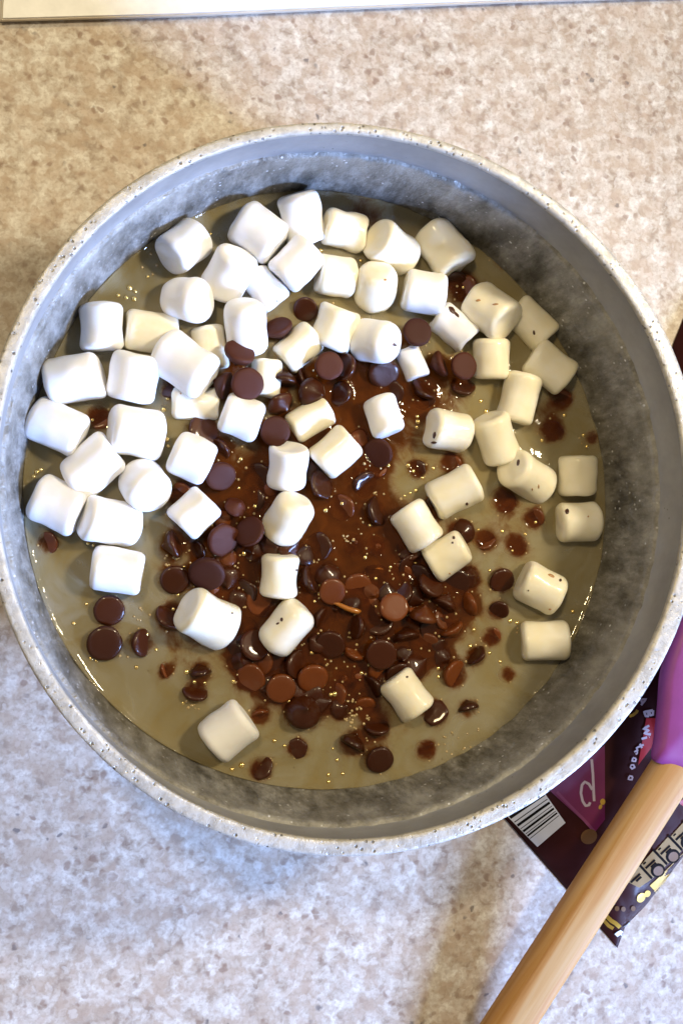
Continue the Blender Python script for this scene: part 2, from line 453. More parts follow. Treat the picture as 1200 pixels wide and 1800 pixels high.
# x, y, azimuth, elevation, length px, width px, height over syrup (cm), dry/wet, options, label
MARSH = [
 (323, 433, 225, 18, 84, 80, .30, 'd', {}, 'white marshmallow tilted against the upper left pot wall, grey shaded lower left side'),
 (327, 527, -10, 42, 88, 80, .40, 'd', dict(taper=.10, edge=.30), 'white marshmallow with round end facing up and a pointed nub on its left'),
 (178, 575, 93, 4, 86, 80, .28, 'd', dict(waist=.07), 'square white marshmallow nearest the left wall, topmost of the left edge clump'),
 (265, 584, 175, 6, 96, 76, .02, 'w', {}, 'low white marshmallow half hidden between the square one and the large slanting one'),
 (132, 666, 15, 16, 98, 86, .32, 'd', dict(shear=.15), 'broad white marshmallow by the left wall with a ridge across its top'),
 (235, 662, 80, 12, 92, 90, .30, 'd', dict(dip=.08), 'dented white marshmallow between the broad left one and the large slanting one'),
 (325, 640, -38, 20, 104, 90, .55, 'd', dict(shear=.12), 'large slanting white marshmallow resting on top of a half melted one'),
 (370, 612, 100, 5, 84, 62, -.05, 'w', {}, 'sunken cream marshmallow under the chip beside the tall oval marshmallow'),
 (403, 481, 60, 42, 90, 84, .35, 'd', {}, 'white marshmallow with grey round end facing up, right of the pointed nub one'),
 (455, 409, -38, 10, 92, 90, .35, 'd', {}, 'big white cube like marshmallow near the top left of the cluster by the wall'),
 (532, 383, 112, 20, 94, 80, .25, 'd', dict(amp=.06), 'white marshmallow touching the back wall with a glossy wet top'),
 (604, 405, 172, 8, 82, 72, .12, 'w', dict(amp=.08), 'cream topped marshmallow with a ragged melted right edge near the back wall'),
 (521, 464, 48, 8, 88, 78, .45, 'd', {}, 'white marshmallow turned like a diamond in the middle of the top cluster'),
 (463, 508, -50, 4, 78, 66, .02, 'd', dict(amp=.07), 'melting white marshmallow tucked under the diamond shaped one'),
 (588, 485, 178, 8, 76, 78, .15, 'w', dict(waist=.08), 'small squarish marshmallow with yellow edges right of the diamond shaped one'),
 (660, 505, 100, 55, 92, 80, .25, 'w', dict(edge=.32), 'egg shaped marshmallow with one faint brown fleck in the top cluster'),
 (433, 576, 100, 28, 108, 78, .50, 'd', dict(edge=.32), 'tall oval white marshmallow with a chocolate chip leaning on its foot'),
 (588, 576, 72, 16, 82, 80, .22, 'w', {}, 'cream edged marshmallow between the egg shaped one and the black dotted one'),
 (659, 600, -20, 50, 88, 84, .42, 'd', dict(edge=.28), 'round ended white marshmallow with a single black dot at its right'),
 (524, 612, 42, 6, 84, 68, .02, 'w', {}, 'low cream marshmallow behind two chips, lower left of the cream edged one'),
 (687, 436, 160, 30, 94, 84, .22, 'w', dict(dip=.12), 'wet marshmallow with a dented cream top near the back wall'),
 (778, 437, -60, 12, 100, 86, .20, 'w', dict(amp=.07), 'wet creased marshmallow at the right end of the back wall row'),
 (745, 513, -8, 6, 82, 82, .35, 'd', {}, 'clean square white marshmallow just below the creased marshmallow'),
 (862, 547, -50, 34, 92, 86, .45, 'w', dict(dip=.10, amp=.06), 'large melting marshmallow with caramel stains at upper right'),
 (796, 576, -40, 6, 84, 66, .12, 'd', dict(amp=.07), 'white marshmallow streaked with chocolate at its top, left of the stained one'),
 (932, 569, -45, 8, 96, 76, .02, 'w', {}, 'wet cream marshmallow with one brown fleck against the upper right wall'),
 (862, 631, 92, 8, 82, 74, .15, 'w', dict(waist=.07), 'square cream marshmallow below the caramel stained one'),
 (966, 646, -36, 8, 92, 78, .32, 'w', {}, 'glossy cream marshmallow with two gold glints beside the right wall'),
 (912, 700, 76, 8, 98, 74, .22, 'w', {}, 'upright cream marshmallow below left of the one with two gold glints'),
 (724, 639, -68, 6, 64, 48, .0, 'd', {}, 'slim white marshmallow sticking out from under the black dotted one'),
 (675, 731, -72, 6, 78, 66, .28, 'd', dict(edge=.2), 'small clean white marshmallow alone in the chocolate, right of centre'),
 (787, 757, 172, 10, 82, 78, .22, 'w', dict(dip=.08), 'marshmallow with an L shaped chocolate mark and a yellow dimple'),
 (872, 770, 115, 16, 94, 74, .22, 'w', dict(shear=.1), 'pale slanting marshmallow right of the one with the L shaped mark'),
 (798, 865, 28, 14, 98, 80, .28, 'w', dict(shear=.12), 'cream marshmallow with a brown pinhole, uppermost of the three right of centre'),
 (732, 924, -58, 8, 86, 76, .25, 'w', {}, 'plain cream marshmallow, left one of the three right of centre'),
 (786, 975, 32, 22, 82, 74, .22, 'w', dict(taper=-.1), 'cream marshmallow with two black pinholes, lowest of the three right of centre'),
 (926, 838, 160, 32, 112, 80, .20, 'w', {}, 'long cream marshmallow with a dark brown slash on its raised end'),
 (1014, 836, 92, 6, 82, 78, .18, 'w', {}, 'cream marshmallow on the right wall directly above the flat one with a teardrop spot'),
 (1015, 917, 3, 5, 84, 78, .25, 'w', dict(edge=.18), 'flat sided cream marshmallow on the right wall with a brown teardrop spot'),
 (949, 1034, -26, 8, 92, 82, .30, 'w', dict(shear=.08, edge=.18), 'slanting white marshmallow with a caramel stain on its upper right edge'),
 (957, 1126, 2, 16, 94, 76, .22, 'w', {}, 'barrel shaped marshmallow with a yellow right end by the lower right wall'),
 (715, 1222, -55, 12, 86, 74, .30, 'w', {}, 'white marshmallow with one black pinhole standing near the bottom of the pot'),
 (102, 750, -25, 10, 100, 82, .28, 'd', {}, 'white marshmallow pressed on the left wall below the broad ridged one'),
 (163, 820, 35, 10, 102, 86, .28, 'd', dict(shear=.12), 'wide white marshmallow in the middle of the lower left clump'),
 (240, 760, 175, 8, 96, 90, .35, 'd', dict(shear=.06), 'large boxy white marshmallow with shaded right and lower sides on the left'),
 (338, 805, -25, 4, 76, 80, .38, 'd', dict(waist=-.02), 'bright plain white marshmallow right of the clump, above another like it'),
 (255, 853, -62, 56, 88, 86, .30, 'd', dict(edge=.28), 'round white marshmallow standing on end in the lower left clump'),
 (102, 889, -24, 8, 90, 88, .25, 'd', dict(shear=.1), 'white marshmallow against the left wall at the bottom of the clump'),
 (192, 916, 170, 24, 102, 82, .30, 'd', {}, 'white marshmallow with cream round end facing left below the wide one'),
 (342, 901, 45, 6, 76, 74, .38, 'd', dict(edge=.16), 'sharp cornered white marshmallow set beside dark chips left of centre'),
 (207, 1003, -9, 6, 92, 80, .32, 'd', {}, 'lone white marshmallow below the lower left clump, two dark chips under it'),
 (425, 733, -20, 5, 76, 78, .40, 'd', dict(edge=.2), 'clean white marshmallow with a chip overlapping its top right corner'),
 (345, 708, 0, 4, 84, 60, -.08, 'w', dict(amp=.08), 'half melted cream marshmallow beneath the large slanting one'),
 (466, 664, 85, 4, 72, 58, .02, 'w', {}, 'sunken cream marshmallow mostly hidden behind a round flat chip'),
 (546, 737, 32, 6, 84, 60, .05, 'w', {}, 'sinking marshmallow with a tip up chip on its upper edge'),
 (590, 795, 42, 10, 84, 74, .30, 'w', {}, 'white marshmallow at the centre with a yellow top edge'),
 (506, 820, 90, 26, 82, 74, .25, 'd', dict(waist=.06, dip=.12), 'upright white marshmallow with a hollow dented top end'),
 (506, 912, 66, 36, 96, 80, .28, 'w', dict(edge=.3), 'oval yellowish marshmallow directly below the hollow topped one'),
 (491, 1012, 88, 8, 80, 76, .22, 'w', dict(waist=.13, amp=.03), 'waisted cream marshmallow with a melted brown top edge'),
 (365, 1088, 150, 20, 102, 90, .32, 'w', dict(shear=.1), 'pillow shaped pale marshmallow in the brown syrup at lower left'),
 (503, 1103, 52, 14, 104, 76, .32, 'w', dict(edge=.32), 'rounded long marshmallow with a brown speck below the waisted one'),
 (402, 1285, 38, 8, 88, 86, .34, 'd', {}, 'lowest marshmallow of all, a plain cream block near the bottom wall'),
]
MG = 'mini marshmallows floating in the pot'
marsh_pts = []
marsh_objs = []
for i, (x, y, az, el, L, D, z, k, opt, lab) in enumerate(MARSH):
    L *= .95 / PXCM; D *= .98 / PXCM
    vs, fs = marsh_mesh(L, D, i + 1, **opt)
    p = unproj(x, y, ZL + z)
    o = mesh_obj('marshmallow', vs, fs, M_dry if k == 'd' else M_wet, None, True, W(p))
    o.rotation_mode = 'QUATERNION'; o.rotation_quaternion = axis_quat(az, el, i * 1.3)
    tag(o, lab, 'marshmallow', MG)
    marsh_pts.append((p.x, p.y, (L + D) / 4)); marsh_objs.append(o)
bpy.context.view_layer.update()


def cam_ray(x, y):
    return W(CAM), (ROT @ Vector(((x - 600) / F_PX, -(y - 900) / F_PX, -1.0))).normalized()


def bvh_of(o):
    mw = o.matrix_world
    me = o.data
    return BVHTree.FromPolygons([mw @ v.co for v in me.vertices], [tuple(p.vertices) for p in me.polygons])


def speck(px_, py_, w_, h_, ang, mat, thick=0.012, name='chocolate_speck'):
    if mat is M_stain: w_ *= .62; h_ *= .62
    """small smear lying on the marshmallow that is seen at this place"""
    best = None
    org, d = cam_ray(px_, py_)
    for o in marsh_objs:
        if (W(unproj(px_, py_, ZL)) - o.location).length > 0.03: continue
        hit = bvh_of(o).ray_cast(org, d)
        if hit[0] is not None and (best is None or hit[3] < best[1]): best = (o, hit[3], bvh_of(o))
    if not best: return
    o, _, bv = best
    a = math.radians(ang); ca, sa = math.cos(a), math.sin(a)
    vs, fs = [], []
    rings = [0.0, 0.4, 0.75, 1.0]; seg = 14
    for ri, q in enumerate(rings):
        for s_ in range(seg if ri else 1):
            t = 2 * math.pi * s_ / seg
            wob = 1 + 0.28 * noise.noise(Vector((math.cos(t) * 1.4 + px_, math.sin(t) * 1.4 + py_, 0)))
            u = math.cos(t) * q * w_ / 2 * wob; v = math.sin(t) * q * h_ / 2 * wob
            r0, rd = cam_ray(px_ + u * ca - v * sa, py_ - (u * sa + v * ca))
            h = bv.ray_cast(r0, rd)
            if h[0] is None: h = bv.find_nearest(r0 + rd * best[1])
            vs.append(h[0] + h[1] * (thick * S * (1 - q * q) + 0.0001 - (0.0003 if q == 1 else 0)))
    for s_ in range(seg): fs.append((0, 1 + s_, 1 + (s_ + 1) % seg))
    for ri in range(2):
        for s_ in range(seg):
            a0 = 1 + ri * seg + s_; b0 = 1 + ri * seg + (s_ + 1) % seg
            fs.append((a0, a0 + seg, b0 + seg, b0))
    inv = o.matrix_world.inverted()
    s = mesh_obj(name, [inv @ v for v in vs], fs, mat, o, True, (0, 0, 0))
    return s


for a in [(693, 606, 6, 9, 60, M_speck), (677, 492, 11, 7, 0, M_stain), (938, 585, 5, 10, 10, M_speck), (763, 765, 6, 14, -12, M_speck), (762, 778, 13, 5, 0, M_speck),
          (820, 886, 6, 6, 0, M_speck), (797, 945, 6, 6, 0, M_speck), (795, 954, 5, 4, 0, M_speck), (910, 813, 6, 14, -10, M_speck), (946, 855, 4, 14, 0, M_stain), (935, 860, 4, 8, 0, M_stain),
          (996, 899, 8, 12, 0, M_speck), (1033, 908, 6, 5, 0, M_stain), (968, 1012, 26, 8, -25, M_stain), (984, 1020, 6, 6, 0, M_speck), (928, 1038, 3, 3, 0, M_speck), (966, 1071, 10, 5, 0, M_stain),
          (715, 1190, 5, 5, 0, M_speck), (495, 1089, 6, 8, 0, M_speck), (488, 1096, 7, 4, 30, M_speck), (408, 1078, 4, 4, 0, M_speck), (521, 1002, 5, 4, 0, M_speck), (794, 545, 10, 18, 40, M_speck),
          (802, 553, 6, 16, 45, M_speck), (840, 528, 16, 8, 10, M_stain), (870, 535, 20, 6, 5, M_stain), (487, 529, 4, 3, 0, M_speck), (790, 1008, 5, 5, 0, M_stain), (318, 692, 6, 5, 0, M_stain)]:
    speck(*a)

# ------------------------------------------------------------------ chocolate chips
CHIP_PROF = [(0, 0.0), (0.45, 0.0), (0.80, 0.005), (0.93, 0.04), (0.99, 0.12), (1.0, 0.20), (0.97, 0.34), (0.88, 0.50), (0.73, 0.65), (0.54, 0.79), (0.36, 0.91), (0.21, 1.03), (0.12, 1.13), (0.06, 1.20), (0, 1.23)]


def chip_mesh(seed, amp, flat):
    off = Vector((seed * 5.1, seed * 2.7, seed * 0.9))

    def post(p):
        q = p.copy(); q.z = (q.z - 0.36) * flat
        bend = max(0, p.z - 0.6) ** 2
        q.x += bend * 0.45 * math.cos(seed); q.y += bend * 0.45 * math.sin(seed)
        return q + (q.normalized() if q.length > 0 else Vector((0, 0, 1))) * noise.noise(q * 1.5 + off) * amp
    vs, fs = revolve(CHIP_PROF, 26, post)
    me = bpy.data.meshes.new('chocolate_chip')
    me.from_pydata([tuple(v) for v in vs], [], fs)
    me.polygons.foreach_set('use_smooth', [True] * len(me.polygons))
    return me


CHIP_MESH = {}
for kind, amp, flat in (('n', 0.05, 0.95), ('m', 0.13, 0.85)):
    for mk, mat in (('c', M_choc), ('w', M_chocwet), ('s', M_chocsub)):
        for v in range(5):
            me = chip_mesh(v * 1.7 + (9 if kind == 'm' else 1), amp, flat); me.materials.append(mat)
            CHIP_MESH[kind, mk, v] = me
# x, y, radius px, tip azimuth, tip elevation (-90 = flat base up), height over syrup cm, n/m shape, c/w/s finish, label
CHIPS = [
 (420, 622, 28, 250, -48, .85, 'n', 'c', 'matte chip tilted against the foot of the tall oval marshmallow'),
 (434, 674, 29, 100, -72, .80, 'n', 'c', 'round flat chip resting above the corner of a clean white marshmallow'),
 (393, 677, 26, 160, -18, .35, 'n', 'c', 'chip standing on edge left of the round flat chip'),
 (498, 666, 25, 80, 25, .20, 'n', 'w', 'glossy chip right of the sunken marshmallow behind the round flat chip'),
 (493, 711, 25, 300, 30, .25, 'm', 'w', 'wet chip with a blue white sparkle, left of the tip up chip'),
 (550, 691, 28, 330, 62, .35, 'n', 'w', 'shiny tip up chip on the edge of a sinking marshmallow'),
 (483, 758, 27, 80, -78, .45, 'n', 'c', 'flat chip right of the clean white marshmallow with a chip on its corner'),
 (577, 643, 26, 90, -82, .55, 'n', 'c', 'matte flat faced chip below the cream edged marshmallow'),
 (608, 646, 25, 350, -30, .30, 'n', 'w', 'darker chip half behind the matte flat faced chip'),
 (489, 578, 27, 300, -35, .20, 'n', 'c', 'chip carrying a small bubble right of the tall oval marshmallow'),
 (672, 655, 30, 100, -25, .15, 'm', 'w', 'wet chip in shadow directly under the black dotted marshmallow'),
 (600, 692, 23, 350, -10, .15, 'n', 'w', 'chip on edge right of the shiny tip up chip'),
 (357, 757, 30, 200, -40, .00, 'n', 'w', 'half sunk chip between the half melted and the bright plain marshmallow'),
 (388, 787, 22, 40, 10, -.05, 'm', 'w', 'slick chip beside the upper right corner of the bright plain marshmallow'),
 (387, 836, 27, 110, -62, .30, 'n', 'c', 'chip with its flat face up, right of the bright plain marshmallow'),
 (414, 890, 20, 60, 50, .25, 'm', 'c', 'shrivelled grey brown chip upright in the dark syrup left of the oval yellowish marshmallow'),
 (440, 936, 28, 330, -50, .40, 'n', 'c', 'stout chip with a blunt face left of the oval yellowish marshmallow'),
 (563, 853, 27, 200, -55, .10, 'm', 'w', 'chip just below the white marshmallow at the centre'),
 (391, 947, 30, 130, -58, .30, 'm', 'c', 'broad dull chip below the sharp cornered marshmallow'),
 (665, 795, 28, 40, -50, .05, 'n', 'c', 'purplish chip below the small clean marshmallow in the chocolate'),
 (537, 543, 23, 60, -55, .15, 'n', 'w', 'reddish chip with a gold glint in the gap under the squarish marshmallow'),
 (732, 585, 27, 270, -82, .50, 'n', 'c', 'flat round chip between the black dotted and the chocolate streaked marshmallows'),
 (813, 644, 26, 180, -84, .55, 'n', 'c', 'neat flat round chip touching the left side of the square cream marshmallow'),
 (772, 640, 25, 200, -28, .20, 'n', 'c', 'chip on its side left of the neat flat round chip'),
 (812, 681, 24, 270, -20, -.05, 'm', 'w', 'glazed chip sunk just below the neat flat round chip'),
 (744, 684, 26, 240, -15, .0, 'm', 'w', 'glazed chip with a row of glints below the slim white marshmallow'),
 (878, 463, 19, 90, -60, -.15, 's', 's', 'small red brown chip under the syrup beside the upper right wall'),
 (818, 507, 27, 20, -45, -.02, 'm', 's', 'reddish melting chip right of the clean square marshmallow'),
 (800, 490, 20, 80, 0, -.02, 'm', 'w', 'dark wet chip at the lower corner of the creased marshmallow'),
 (980, 702, 26, 70, -50, -.20, 'm', 's', 'orange brown melting chip below the marshmallow with two gold glints'),
 (968, 760, 24, 40, -30, -.20, 'm', 's', 'red brown smeared chip with a gold bubble near the right wall'),
 (1032, 770, 14, 40, -30, -.12, 'm', 's', 'tiny chip piece with gold bubbles at the right wall above a cream marshmallow'),
 (882, 880, 27, 300, -40, -.20, 'm', 's', 'blurred submerged chip left below the long cream marshmallow'),
 (935, 911, 23, 30, -55, -.10, 'm', 's', 'submerged chip dotted with bubbles left of the teardrop spotted marshmallow'),
 (849, 951, 22, 300, -20, -.12, 'm', 's', 'slanting submerged chip right of the twin pinhole marshmallow'),
 (904, 958, 24, 330, -40, -.15, 'm', 's', 'blurry chip above the marshmallow with a caramel stained edge'),
 (880, 1020, 25, 100, -68, .02, 'n', 'w', 'flat chip wedged left of the marshmallow with a caramel stained edge'),
 (876, 1072, 20, 60, -50, .05, 'm', 'w', 'oval glossy chip with pale glints below the wedged flat chip'),
 (755, 1029, 27, 230, -50, .20, 'n', 'w', 'chip with a white crescent glint under the twin pinhole marshmallow'),
 (780, 1060, 25, 60, 20, .10, 'n', 'w', 'dark chip below right of the crescent glint chip'),
 (691, 1068, 27, 290, -78, .35, 'n', 's', 'orange brown flat chip with a bright gold bubble at its centre'),
 (744, 1082, 26, 80, 15, .25, 'n', 's', 'chip with a pale blunt tip right of the gold bubble chip'),
 (660, 900, 28, 200, -45, -.02, 'm', 'w', 'chip left of the plain cream marshmallow right of centre'),
 (822, 1062, 26, 200, 30, -.05, 'm', 's', 'dim chip sunk to the right of the dark chip'),
 (792, 1106, 24, 300, 20, .02, 'm', 's', 'round dim chip under the dark chip, lower right of the pale blunt tip'),
 (669, 1149, 29, 80, -78, .30, 'n', 'w', 'oval flat chip with a gold bubble above the pinhole marshmallow'),
 (796, 1183, 27, 150, -55, .0, 'n', 's', 'tilted chip right of the pinhole marshmallow near the bottom'),
 (837, 1153, 21, 320, 10, .08, 'm', 'w', 'chip ringed with bubbles below right of the round dim chip'),
 (862, 1118, 19, 30, -30, -.10, 'm', 's', 'soft orange chip with one gold bubble left of the barrel shaped marshmallow'),
 (888, 1184, 17, 90, -70, -.15, 'n', 's', 'small faint chip below left of the barrel shaped marshmallow'),
 (822, 1243, 20, 100, 20, -.02, 'm', 'w', 'purple brown chip with its tip sticking up near the lower right wall'),
 (763, 1252, 25, 320, -30, .0, 'm', 'w', 'black looking chip tucked behind the lower right of the pinhole marshmallow'),
 (666, 1334, 26, 100, -72, .15, 'n', 'w', 'flat chip at the bottom wall beside a bright gold line'),
 (745, 1318, 21, 100, -80, -.10, 'n', 's', 'pale orange submerged chip at the bottom wall'),
 (661, 1280, 24, 270, 0, .0, 'n', 'w', 'narrow chip on its side above the flat chip at the bottom wall'),
 (620, 1306, 25, 60, 25, .12, 'm', 'w', 'glossy cone shaped chip left of the narrow chip near the bottom'),
 (305, 957, 26, 200, 10, .15, 'm', 'w', 'lumpy chip below the sharp cornered marshmallow'),
 (364, 1006, 33, 70, -52, .35, 'n', 'c', 'large dark round chip above the pillow shaped marshmallow'),
 (307, 1018, 26, 100, -75, .10, 'n', 'w', 'dark chip left of the large dark round chip'),
 (350, 966, 17, 20, 0, .05, 'n', 'w', 'small brown chip between the lumpy and the broad dull chip'),
 (583, 1039, 25, 100, -78, .15, 'n', 's', 'flat chip glistening on its right edge, left of a dull sunken chip'),
 (627, 1032, 28, 100, -72, -.08, 'n', 's', 'dull sunken chip right of the flat glistening chip'),
 (542, 1020, 26, 200, 10, .05, 'm', 'w', 'wet chip right of the waisted marshmallow'),
 (580, 1132, 28, 60, -62, .10, 'n', 'w', 'chip with a bubble cluster right of the rounded long marshmallow'),
 (628, 1103, 23, 350, 12, .15, 'n', 'w', 'chip pointing right below the orange streak'),
 (447, 1134, 29, 230, -40, .05, 'n', 'w', 'chip peeking out left under the rounded long marshmallow'),
 (440, 1191, 27, 50, -65, .05, 'm', 's', 'melting chip at lower left of the rounded long marshmallow, left of a flat chip'),
 (493, 1209, 27, 100, -82, .08, 'n', 's', 'flat red brown chip directly below the rounded long marshmallow'),
 (549, 1191, 28, 90, -35, .10, 'n', 's', 'chip with a light flat face showing below the bubble cluster chip'),
 (533, 1250, 33, 90, 62, .20, 'n', 'w', 'big teardrop shaped dark chip tip up near the bottom'),
 (352, 1181, 20, 100, 30, .02, 'm', 'w', 'ring shaped bubbly chip below the pillow shaped marshmallow'),
 (297, 1084, 26, 240, -50, .02, 'm', 'w', 'chip left of the pillow shaped marshmallow'),
 (590, 1220, 24, 0, -45, -.05, 'm', 's', 'red brown melting chip with a gold fleck right of the teardrop chip'),
 (622, 1149, 22, 250, 5, .05, 'm', 's', 'chip on its side left of the oval flat chip with a gold bubble'),
 (343, 1217, 23, 260, -10, .0, 'm', 'w', 'broken chip trailing below the ring shaped bubbly chip'),
 (520, 1168, 27, 180, -55, -.02, 'n', 'w', 'nearly black chip right under the tip of the rounded long marshmallow'),
 (192, 1072, 27, 100, -78, .08, 'n', 'w', 'dark flat chip just under the lone marshmallow at lower left'),
 (184, 1130, 31, 100, -82, .10, 'n', 'w', 'largest dark round chip at lower left, below another dark chip'),
 (248, 1130, 25, 180, -45, .02, 'n', 'w', 'half hidden dark chip right of the largest round chip at lower left'),
 (290, 1178, 16, 200, 0, -.08, 'm', 's', 'faint chip shred right below the half hidden dark chip'),
 (86, 954, 19, 20, -30, .02, 'm', 's', 'single red brown chip at the left wall below the clump'),
 (172, 735, 24, 300, -40, -.10, 'm', 's', 'red brown chip in the gap left of the large boxy marshmallow'),
 (302, 682, 22, 320, -30, -.02, 'm', 'w', 'chip in the gap right of the dented marshmallow'),
 (523, 1315, 19, 20, -40, .0, 'm', 'w', 'small chip right of the lowest marshmallow near the bottom wall'),
 (460, 1350, 22, 320, -20, -.02, 'm', 'w', 'chip with foam on it below the lowest marshmallow'),
 (713, 1118, 25, 100, 10, .05, 'n', 'w', 'glossy chip wedged under the pale blunt tip chip'),
 (700, 1185, 27, 100, -30, .0, 'm', 'w', 'chip under the oval flat chip, touching the top of the pinhole marshmallow'),
 (655, 1205, 24, 30, 10, .0, 'm', 'w', 'chip left of the pinhole marshmallow'),
 (640, 1240, 22, 80, -20, -.05, 'm', 's', 'melted chip among foam left of the foot of the pinhole marshmallow'),
 (600, 640, 18, 90, 0, -.1, 'n', 'w', 'chip hidden low between the matte flat faced chip and the black dotted marshmallow'),
 (532, 664, 22, 200, 0, .0, 'm', 'w', 'dark wet chip low between the low cream marshmallow and the tip up chip'),
 (454, 838, 27, 30, -60, -.15, 'm', 'w', 'dark drowned chip left of the hollow topped marshmallow'),
 (430, 1040, 27, 30, -50, -.12, 'm', 'w', 'drowned chip left of the waisted marshmallow'),
 (600, 892, 26, 30, -50, -.10, 'm', 's', 'drowned chip in the middle of the brown pool'),
 (640, 850, 25, 130, -60, -.10, 'm', 'w', 'drowned chip right below the marshmallow at the centre'),
 (622, 957, 22, 60, 80, -.16, 'n', 's', 'glinting lump of melted chip in the middle of the brown pool'),
 (660, 960, 20, 60, 85, -.12, 'n', 's', 'small peaked chip left of the plain cream marshmallow foot'),
 (700, 1010, 26, 60, -60, -.15, 'm', 's', 'drowned chip above the gold bubble chip'),
 (470, 1000, 24, 60, -60, -.1, 'm', 'w', 'drowned chip at the left side of the waisted marshmallow'),
 (560, 960, 26, 10, -60, -.12, 'm', 'w', 'drowned chip right below the oval yellowish marshmallow'),
 (745, 700, 22, 10, -30, -.12, 'm', 'w', 'dim chip above the L marked marshmallow, left side'),
 (690, 690, 22, 30, -30, -.05, 'm', 'w', 'dim chip above the small clean marshmallow in the chocolate'),
 (730, 825, 20, 30, -40, -.12, 'm', 'w', 'round brown chip below left of the L marked marshmallow'),
 (790, 815, 23, 30, -50, -.2, 'm', 's', 'orange brown chip under the L marked marshmallow'),
 (320, 870, 25, 50, -50, -.10, 'm', 's', 'orange brown chip between the round and the sharp cornered marshmallow'),
 (455, 1255, 18, 100, 0, -.08, 'm', 's', 'thin chip shred right of the lowest marshmallow top corner'),
]
rc = random.Random(21)
EXTRA = []
for _ in range(4000):
    a = rc.uniform(0, 2 * math.pi); q = math.sqrt(rc.random())
    x = 595 + 230 * q * math.cos(a); y = 1010 + 250 * q * math.sin(a)
    if y < 760 or len(EXTRA) >= 64: continue
    if ((x - 630) / 95) ** 2 + ((y - 925) / 95) ** 2 < 1: continue
    if any((x - m[0]) ** 2 + (y - m[1]) ** 2 < 44 ** 2 for m in MARSH): continue
    if any((x - m[0]) ** 2 + (y - m[1]) ** 2 < 24 ** 2 for m in CHIPS + EXTRA): continue
    if (x - 720) ** 2 + (y - 845) ** 2 < 60 ** 2: continue
    EXTRA.append((x, y, rc.uniform(22, 29), rc.uniform(0, 360), rc.choice((-84, -72, -60, -45, 50, 62, 75, 85)), rc.uniform(-.20, -.02), rc.choice('nnm'), rc.choice('wws')))
ANCH = [(491, 1012, 'the waisted marshmallow'), (503, 1103, 'the rounded long marshmallow'), (365, 1088, 'the pillow shaped marshmallow'), (506, 912, 'the oval yellowish marshmallow'),
        (691, 1068, 'the gold bubble chip'), (715, 1222, 'the pinhole marshmallow near the bottom'), (533, 1250, 'the big teardrop chip'), (786, 975, 'the twin pinhole marshmallow'), (732, 924, 'the plain cream marshmallow'),
        (583, 1039, 'the flat glistening chip'), (669, 1149, 'the oval flat chip with a bubble'), (364, 1006, 'the large dark round chip'), (580, 1132, 'the bubble cluster chip'), (402, 1285, 'the lowest marshmallow'), (506, 820, 'the hollow topped marshmallow'), (440, 1191, 'the chip at the pool edge')]
DIRN = ['right of', 'above right of', 'above', 'above left of', 'left of', 'below left of', 'below', 'below right of']
seen = set()
for e in EXTRA:
    for d_, nm, dn in sorted(((math.hypot(e[0] - a, e[1] - b_), nm, DIRN[round(math.atan2(b_ - e[1], e[0] - a) / (math.pi / 4)) % 8]) for a, b_, nm in ANCH)):
        if (nm, dn) not in seen: break
    seen.add((nm, dn))
    look = 'flat face up' if e[4] <= -60 else 'tip up' if e[4] >= 40 else 'tilted on its side'
    CHIPS.append((*e, 'melting chip %s, %s %s' % (look, dn, nm)))
CG = 'chocolate chips in the pot'
chip_pts = []
for i, (x, y, r, az, el, z, sh, fin, lab) in enumerate(CHIPS):
    r /= PXCM
    if fin != 'c': z -= 0.07
    if fin == 's' and z < 0: z -= 0.06
    if fin != 'c' and -45 < el < 35 and z < .14: el -= 30
    p = unproj(x, y, ZL + z)
    o = bpy.data.objects.new('chocolate_chip', CHIP_MESH['m' if sh != 'n' else 'n', fin, i % 5]); C.objects.link(o)
    o.location = W(p); o.scale = (r * S,) * 3
    o.rotation_mode = 'QUATERNION'; o.rotation_quaternion = axis_quat(az, el, i * 2.1)
    tag(o, lab, 'chocolate chip', CG)
    chip_pts.append((p.x, p.y, r, z, fin))

# ------------------------------------------------------------------ syrup
pool = [(600, 930, 2.9, 1.0), (640, 880, 1.9, .9), (560, 1040, 2.2, .9), (470, 870, 1.9, .8), (700, 1060, 2.0, .8), (600, 1150, 2.0, .55), (620, 700, 1.8, .7), (740, 700, 1.5, .6), (430, 1000, 1.8, .7),
        (340, 1130, 1.0, .45), (660, 1250, 1.1, .4), (790, 1080, 1.3, .45), (470, 1180, 1.3, .6), (360, 880, 1.1, .6), (960, 730, .8, .5), (890, 930, .9, .35), (640, 370, .9, .5), (810, 500, .8, .6)]  # the patch at the back wall puts the wall's shade into the syrup colour
pool = [(*unproj(a, b_, ZL)[:2], c, d) for a, b_, c, d in pool]
clear = [(720, 845, .75, .9), (590, 1225, .7, .5), (560, 1310, .9, .4), (820, 900, .6, .3), (350, 1150, .35, .4), (800, 1130, .6, .4)]
clear = [(*unproj(a, b_, ZL)[:2], c, d) for a, b_, c, d in clear]


def melt_at(x, y):
    keep = 1.0
    for cx, cy, r, a in pool:
        d2 = ((x - cx) ** 2 + (y - cy) ** 2) / (r * r)
        if d2 < 6: keep *= 1 - a * math.exp(-d2 * 1.2)
    for cx, cy, r, a in clear:
        d2 = ((x - cx) ** 2 + (y - cy) ** 2) / (r * r)
        if d2 < 6: keep = keep + (1 - keep) * a * math.exp(-d2)
    for cx, cy, r, z, fin in chip_pts:
        d2 = ((x - cx) ** 2 + (y - cy) ** 2) / (r * r * 1.15)
        if d2 < 5: keep *= 1 - 0.62 * math.exp(-d2 * d2)
    return 1 - keep


